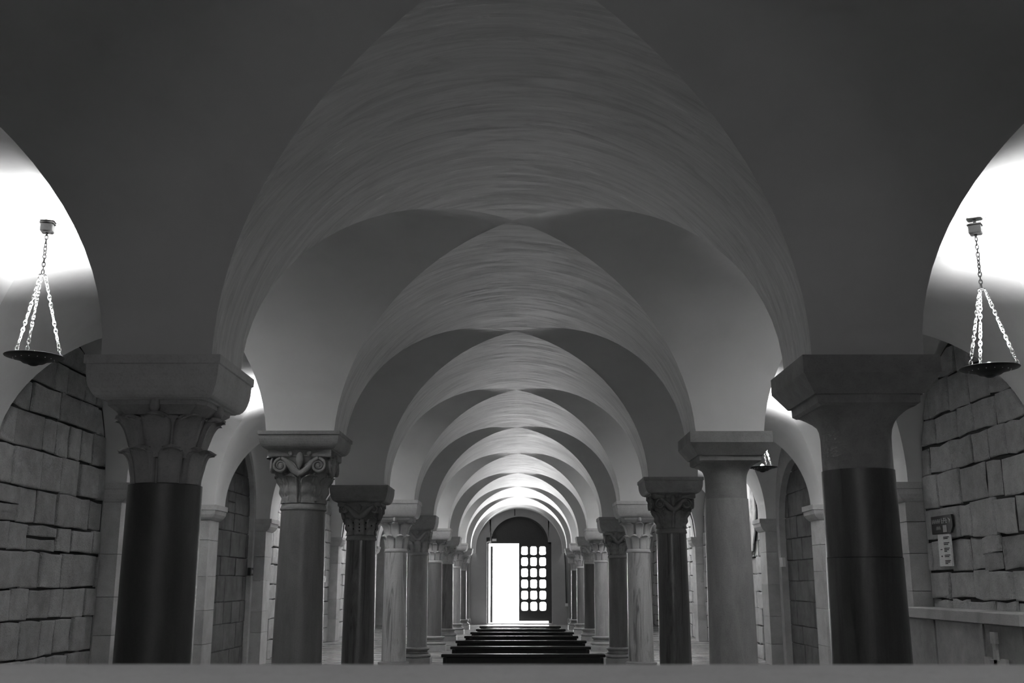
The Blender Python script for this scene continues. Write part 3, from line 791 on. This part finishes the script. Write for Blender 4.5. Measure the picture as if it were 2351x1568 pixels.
for row in (6, 7, 8, 9):
    for sgn in (-1, 1):
        yt, ya, yn = zz[row]
        cap = 'leaf' if row in (6, 8, 9) else 'volute'
        sh = {(6, -1): 'granite_mid', (6, 1): 'granite_pale', (7, -1): 'marble_dark', (7, 1): 'granite_dark', (8, -1): 'granite_pale', (8, 1): 'granite_mid', (9, -1): 'granite_mid', (9, 1): 'granite_worn'}[(row, sgn)]
        column(row, sgn, yt, ya, yn, cap, 0.138, 0.128, K[sh], K['capital'], K['capital'],
               'slim column with %s capital, %s from door wall, %s' % ('leafy' if cap == 'leaf' else 'scrolled', order[row], FS if sgn > 0 else OS), w=0.20)
for sgn in (-1, 1):
    Y = END - 0.15
    t = thing('wall_column', 'thin half column against the door wall, ' + (FS if sgn > 0 else OS), 'column', (sgn * 1.62, Y, 0))
    MB().square([(0.14, 0), (0.14, 0.1), (0.12, 0.13)]).build('plinth', M['lower_block'], t)
    MB().lathe([(0.13, 0.12), (0.14, 0.15), (0.125, 0.18), (0.11, 0.2)], 24).build('base', M['lower_block'], t)
    MB().lathe([(0.105, 0.2), (0.10, 1.85)], 24).build('shaft', M['granite_mid'], t)
    MB().lathe([(0.10, 1.85), (0.105, 1.95), (0.12, 2.02), (0.13, 2.06)], 24).build('capital', M['capital'], t)
    MB().square([(0.12, 2.05), (0.139, 2.12), (0.139, 2.2)]).build('abacus', M['capital'], t)

# ------------------------------------------------------------------ hanging dish lamps in the aisles
def link(m, p, d, L, wd, wr, rot):
    from mathutils import Vector
    d = Vector(d).normalized(); a = d.cross(Vector((0.3, 1, 0.05))).normalized(); b = d.cross(a)
    e = a * cos(rot) + b * sin(rot); p = Vector(p); pts = []
    for k in range(12):
        t = 2 * pi * k / 12; pts.append(p + d * (L / 2) * cos(t) + e * (wd / 2) * sin(t))
    m.tube(pts, wr, 5, closed=True)
def chain(p0, p1, L=0.034, wd=0.019, wr=0.0032):
    from mathutils import Vector
    m = MB(); a, b = Vector(p0), Vector(p1); n = max(2, int((b - a).length / (L * 0.72)))
    for i in range(n): link(m, a.lerp(b, (i + 0.5) / n), b - a, (b - a).length / n * 1.42, wd, wr, (i % 2) * pi / 2 + 0.35 * sin(i * 1.7) + i * 0.2)
    return m
LAMP_W = 158.0
def lamp(x, y, z_mount, z_joint, z_dish, rot, label, grp=None, power=1.0):
    t = thing('hanging_dish_lamp', label, 'lamp', (x, y, z_dish), grp, rot); R = 0.178
    prof = [(0.0, -0.052), (0.018, -0.050), (0.03, -0.044), (0.042, -0.036), (0.062, -0.034), (0.08, -0.022), (0.10, -0.014), (0.14, -0.004), (R - 0.003, 0.006), (R, 0.010),
            (R - 0.004, 0.013), (0.14, 0.004), (0.10, -0.006), (0.07, -0.014), (0.05, -0.02), (0.0, -0.026)]
    d = MB().lathe(prof, 48, cap=False).build('dish', M['iron'], t)
    rv = None
    for k in range(16):
        a = k * pi / 8
        if rv is None: rv = MB().lathe([(0.0005, -0.003), (0.0035, -0.0015), (0.0035, 0.0015), (0.0005, 0.003)], 6).build('rivet', M['chain'], d); o = rv
        else: o = rv.copy(); C.objects.link(o); o.parent = d
        o.location = (0.122 * cos(a), 0.122 * sin(a), -0.0098)
    zj = z_joint - z_dish
    for k in range(3):
        a = k * 2 * pi / 3 + 0.5; tip = (0.165 * cos(a), 0.165 * sin(a), 0.014)
        chain((0.02 * cos(a), 0.02 * sin(a), zj - 0.02), tip).build('chain', M['chain'], t)
    MB().tube([(0.02 * cos(q), 0.02 * sin(q), zj - 0.012) for q in lin(0, 2 * pi * 11 / 12, 12)], 0.004, 6, closed=True).build('chain_ring', M['iron'], t)
    chain((0, 0, zj - 0.005), (0, 0, z_mount - z_dish - 0.05)).build('suspension_chain', M['iron'], t)
    zm = z_mount - z_dish
    b = MB().square([(0.034, zm - 0.058), (0.038, zm - 0.05), (0.038, zm - 0.006), (0.036, zm)], cut=0.006).build('ceiling_box', M['iron'], t)
    MB().square([(0.043, zm), (0.045, zm + 0.003), (0.043, zm + 0.008)], cut=0.01).build('cover_plate', M['iron'], b)
    MB().tube([(0, 0, zm + 0.01), (0, 0, ZS + RISE - z_dish + 0.004)], 0.01, 8).build('ceiling_hook', M['iron'], b)
    MB().lathe([(0.0, -0.02), (0.016, -0.015), (0.018, 0.01), (0.014, 0.012)], 16).build('bulb_holder', M['iron'], t)
    MB().lathe([(0.0, 0.012), (0.012, 0.013), (0.02, 0.025), (0.02, 0.035), (0.011, 0.045), (0.0, 0.048)], 16, cap=False).build('bulb', M['bulb'], t)
    l = bpy.data.lights.new('lamp_light', 'SPOT'); l.energy = LAMP_W * power; l.shadow_soft_size = 0.02; l.spot_size = radians(132); l.spot_blend = 1.0
    lo = bpy.data.objects.new('lamp_light', l); C.objects.link(lo); lo.parent = t; lo.location = (0, 0, 0.062); lo.rotation_euler = (pi, 0, 0)
YL = (ROWS[1] + ROWS[2]) / 2
lamp(-3.02, YL, 3.518, height(625, YL), height(820, YL), 0.2, 'black dish lamp on bright chains beside the big leaf-capital column near the altar')
lamp(2.97, YL, 3.49, height(662, YL), height(850, YL), 1.0, 'black dish lamp on bright chains above the stone shelf and wall sign')
YL = (ROWS[3] + ROWS[4]) / 2
lamp(-2.82, YL, 3.42, 3.05, height(1055, YL), 0.9, 'smaller looking dish lamp half hidden behind the volute capital')
lamp(2.93, YL, 3.42, 3.0, height(1075, YL), 0.1, 'smaller looking dish lamp half hidden behind the pale smooth column')
for a, nm in ((5, 'fifth'), (7, 'seventh'),):
    YL = (ROWS[a] + ROWS[a + 1]) / 2
    for sgn in (-1, 1):
        lamp(sgn * 2.92, YL, 3.42, 3.05, 2.5, 0.4 * a, 'dish lamp hanging in the %s aisle bay, %s' % (nm, FS if sgn > 0 else OS), None, 2.2)

# ------------------------------------------------------------------ benches down the nave
def bench(Y, hw, cx, label):
    t = thing('wooden_bench', label, 'bench', (cx, Y, 0), 'dark benches in rows facing the altar'); H = 0.45; D = 0.22
    MB().add(*bev_box(-hw, hw, 0, D, -0.035, 0, 0.006)).build('seat', M['wood'], t)
    t.children[-1].location = (0, 0, H); t.children[-1].rotation_euler = (-radians(1.5), 0, 0)
    for sx in (-1, 1):
        x0, x1 = sorted((sx * (hw - 0.02), sx * (hw - 0.06)))
        MB().box(x0, x1, 0.02, D - 0.02, 0, H - 0.042).build('side_panel', M['wood'], t)
    MB().box(-hw + 0.06, hw - 0.06, 0.03, 0.05, 0.12, H - 0.038).build('front_board', M['wood'], t)
    MB().box(-hw + 0.06, hw - 0.06, D - 0.06, D - 0.03, 0.06, 0.14).build('stretcher', M['wood'], t)
def bev_box(x0, x1, y0, y1, z0, z1, b):
    vs = []
    for z, i in ((z0, b), (z0 + b, 0), (z1 - b, 0), (z1, b)):
        vs += [(x0 + i, y0 + i, z), (x1 - i, y0 + i, z), (x1 - i, y1 - i, z), (x0 + i, y1 - i, z)]
    fs = [(3, 2, 1, 0), (12, 13, 14, 15)]
    for k in range(3):
        for j in range(4):
            l = (j + 1) % 4; fs.append((k * 4 + j, k * 4 + l, k * 4 + 4 + l, k * 4 + 4 + j))
    return vs, fs
bl = [(1502, 1012, 1389), (1484.5, 1033, 1356), (1470.8, 1045, 1346), (1460.2, 1065, 1327), (1451.4, 1079, 1317), (1444.3, 1092, 1298), (1437.5, 1100, 1287)]
ordn = ['nearest the altar slab', 'second from the altar slab', 'third from the altar slab', 'middle of the seven', 'third from the door', 'second from the door', 'closest to the door']
for (yp, xa, xb), o in zip(bl, ordn):
    e = PITCH - atan((yp - 784) / F_PX); Y = (0.45 - CAM[2]) / tan(e); D = Y * cos(PITCH) - 0.8 * sin(PITCH)
    bench(Y, (xb - xa) / 2 * D / F_PX, ((xa + xb) / 2 - 1194) * D / F_PX + 0.04, 'long dark backless wooden bench, ' + o)

# ------------------------------------------------------------------ altar slab in front of the camera
zt = CAM[2] + 1.10 * tan(PITCH - atan((1524 - 784) / F_PX))
t = thing('altar_table', 'pale smooth stone altar slab spanning the bottom of the view', 'altar', (0, 0.72, 0))
vs, fs = bev_box(-1.0, 1.0, -0.38, 0.38, zt - 0.09, zt, 0.008); MB().add(vs, fs).build('table_slab', M['altar'], t)
MB().square([(0.3, 0), (0.3, 0.1), (0.26, 0.14), (0.26, zt - 0.16), (0.31, zt - 0.09)]).build('pedestal', M['dressed'], t)

# ------------------------------------------------------------------ low stone shelf against the side wall, bay of the sign
y0, y1 = ROWS[2] + 0.24, ROWS[3] - 0.24; zs_ = height(1394, 10.6)
t = thing('stone_altar_shelf', 'long low stone side altar along the block wall under the sign', 'altar', (WXS[1] + 0.0, (y0 + y1) / 2, 0)); L = (y1 - y0) / 2
vs, fs = bev_box(-0.30, 0.115, -L, L, zs_ - 0.095, zs_, 0.006); MB().add(vs, fs).build('slab', M['dressed'], t)
MB().box(-0.24, 0.11, -L + 0.03, L - 0.03, 0, zs_ - 0.095).build('body', M['lower_block'], t)
MB().box(-0.262, -0.238, -L + 0.05, -L + 0.72, 0.05, zs_ - 0.1).build('front_panel', M['capital_mid'], t)
MB().box(-0.262, -0.238, -L + 0.76, L - 0.75, 0.05, zs_ - 0.1).build('front_panel', M['capital'], t)
MB().box(-0.262, -0.238, L - 0.71, L - 0.05, 0.05, zs_ - 0.1).build('front_panel', M['abacus_dark'], t)
m = MB(); yc = -L + 0.52
zc = 0.62
m.box(-0.285, -0.26, yc - 0.03, yc + 0.03, zc - 0.26, zc + 0.2); m.box(-0.285, -0.26, yc - 0.15, yc + 0.15, zc - 0.03, zc + 0.03)
for dy, dz in ((-0.15, 0), (0.15, 0), (0, 0.2), (0, -0.26)):
    m.box(-0.29, -0.26, yc + dy - 0.045, yc + dy + 0.045, zc + dz - 0.045, zc + dz + 0.045)
m.build('carved_cross', M['dressed'], t)

# sign and paper panel on the side wall
ys0, ys1 = 10.03, 10.52
zc0, zc1 = height(1225, 10.25), height(1184, 10.25)
t = thing('direction_sign', 'black direction sign with pale lettering fixed above the paper panel', 'sign', (WXS[1] - 0.03, 0, 0))
MB().prism([(ys1, zc0 + 0.02), (ys1, zc1), (ys0, zc1 + 0.0), (ys0 - 0.02, zc1 - 0.05), (ys0 - 0.02, zc0 + 0.06), (ys0 + 0.04, zc0), (ys1, zc0)], 'x', -0.012, 0.01).build('board', M['black_plastic_and_shade'], t)
m = MB(); Hs = zc1 - zc0
def lettering(m, ya, yb, za, zb, n):
    wd = (ya - yb) / n
    for i in range(n):
        a = ya - i * wd; s_ = wd * 0.3
        m.box(-0.0145, -0.012, a - s_, a, za, zb)
        if i % 2: m.box(-0.0145, -0.012, a - wd * 0.8, a, zb - (zb - za) * 0.25, zb)
        else: m.box(-0.0145, -0.012, a - wd * 0.8, a, za, za + (zb - za) * 0.25)
        m.box(-0.0145, -0.012, a - wd * 0.8, a, (za + zb) / 2 - 0.006, (za + zb) / 2 + 0.006)
lettering(m, ys1 - 0.02, ys0 + 0.26, zc0 + Hs * 0.58, zc0 + Hs * 0.82, 8)
lettering(m, ys0 + 0.24, ys0 + 0.09, zc0 + Hs * 0.55, zc0 + Hs * 0.86, 3)
lettering(m, ys1 - 0.12, ys0 + 0.26, zc0 + Hs * 0.22, zc0 + Hs * 0.42, 5)
m.box(-0.0145, -0.012, ys0 + 0.12, ys0 + 0.21, zc0 + Hs * 0.06, zc0 + Hs * 0.45)
m.prism([(ys0 + 0.08, zc0 + Hs * 0.85), (ys0 + 0.02, zc0 + Hs * 0.72), (ys0 + 0.05, zc0 + Hs * 0.5), (ys0 + 0.05, zc0 + Hs * 0.7)], 'x', -0.0145, -0.012)
m.build('sign_lettering_text', M['sign_grey'], t)
zp0, zp1 = height(1300, 10.25), zc0 - 0.005
t = thing('paper_notice', 'tall pale notice with short lines of print below the black sign', 'notice', (WXS[1] - 0.025, 0, 0))
MB().box(-0.01, 0.008, ys0 + 0.09, ys1 - 0.11, zp0, zp1).build('sheet', M['paper'], t)
m = MB()
for blk, (f0, n) in enumerate(((0.90, 2), (0.72, 2), (0.55, 3), (0.34, 2), (0.17, 3))):
    for i in range(n):
        z = zp0 + (zp1 - zp0) * f0 - i * (zp1 - zp0) * 0.045; ln = [0.0, 0.02, 0.07][i] if n == 3 else [0.0, 0.03][i]
        m.box(-0.0125, -0.0095, ys0 + 0.11 + ln, ys1 - 0.25, z - 0.004, z + 0.004)
m.box(-0.0125, -0.0095, ys1 - 0.20, ys1 - 0.16, zp0 + (zp1 - zp0) * 0.51, zp0 + (zp1 - zp0) * 0.535)
m.box(-0.0125, -0.0095, ys1 - 0.19, ys1 - 0.17, zp0 + (zp1 - zp0) * 0.29, zp0 + (zp1 - zp0) * 0.335)
m.build('print', M['ink'], t)

# ------------------------------------------------------------------ wall painting, switches, cables
def fresco():
    yc, ry = BAYS[6]; t = thing('wall_painting', 'faded painting of a robed figure on the bright arched side wall', 'painting', (WXS[1] - 0.055, 0, 0))
    out = []
    rnd = random.Random(4)
    for a in lin(0, 2 * pi * 23 / 24, 24):
        out.append((yc - 0.05 + 0.72 * cos(a) * rnd.uniform(0.88, 1.06), 2.45 + 0.74 * sin(a) * rnd.uniform(0.9, 1.05)))
    MB().prism(out, 'x', -0.004, 0.02).build('painted_plaster', M['fresco'], t)
    MB().prism([(yc - 0.05 + 0.22 * cos(a) * (1.0 if sin(a) < 0 else 0.7), 2.35 + (0.55 if sin(a) < 0 else 0.5) * sin(a)) for a in lin(0, 2 * pi * 19 / 20, 20)], 'x', -0.007, -0.003).build('robe', M['fresco_dark'], t)
    MB().prism([(yc - 0.03 + 0.1 * cos(a), 2.72 + 0.15 * sin(a)) for a in lin(0, 2 * pi * 15 / 16, 16)], 'x', -0.010, -0.006).build('painted_face', M['fresco_light'], t)
    MB().prism([(yc + 0.3 + 0.13 * cos(a), 2.2 + 0.35 * sin(a)) for a in lin(0, 2 * pi * 15 / 16, 16)], 'x', -0.008, -0.003).build('small_figure', M['fresco_dark'], t)
fresco()
def sw(sgn, y, z, mat, label, w=0.05, h=0.08):
    t = thing('light_switch', label, 'switch', (sgn * (WXS[sgn] - 0.0), y, z))
    MB().box(*sorted((-sgn * 0.03, sgn * 0.02)), -w, w, -h, h).build('switch_plate', mat, t)
    MB().box(*sorted((-sgn * 0.036, -sgn * 0.03)), -w * 0.5, w * 0.5, -h * 0.5, h * 0.5).build('rocker', M['white_plastic'] if mat is M['white_plastic'] else M['grey_plastic'], t)
sw(1, 16.75, height(1290, 16.5), M['white_plastic'], 'white switch plate on the jamb of the dark arched niche', 0.09, 0.07)
sw(-1, 16.86, height(1312, 16.6), M['black_plastic_and_shade'], 'black switch plate beside the dark niche, across the nave from the white one', 0.09, 0.06)
sw(-1, 23.2, height(1330, 23.2), M['black_plastic_and_shade'], 'black switch plate on the bright block wall further down the aisle', 0.12, 0.06)
for sgn, y, lab in ((-1, 24.0, 'thin black cable hanging down the bright aisle wall, away from the wall sign'), (1, 24.0, 'thin black cable hanging down the aisle wall beyond the wall painting')):
    x = sgn * 3.9
    tag(MB().tube([(x, y - 0.3, ZS - 0.02), (x * 0.99, y - 0.3, ZS + 0.35), (x * 0.96, y - 0.3, ZS + 0.75)], 0.012, 6).build('wall_cable', M['black_plastic_and_shade']), lab, 'cable')
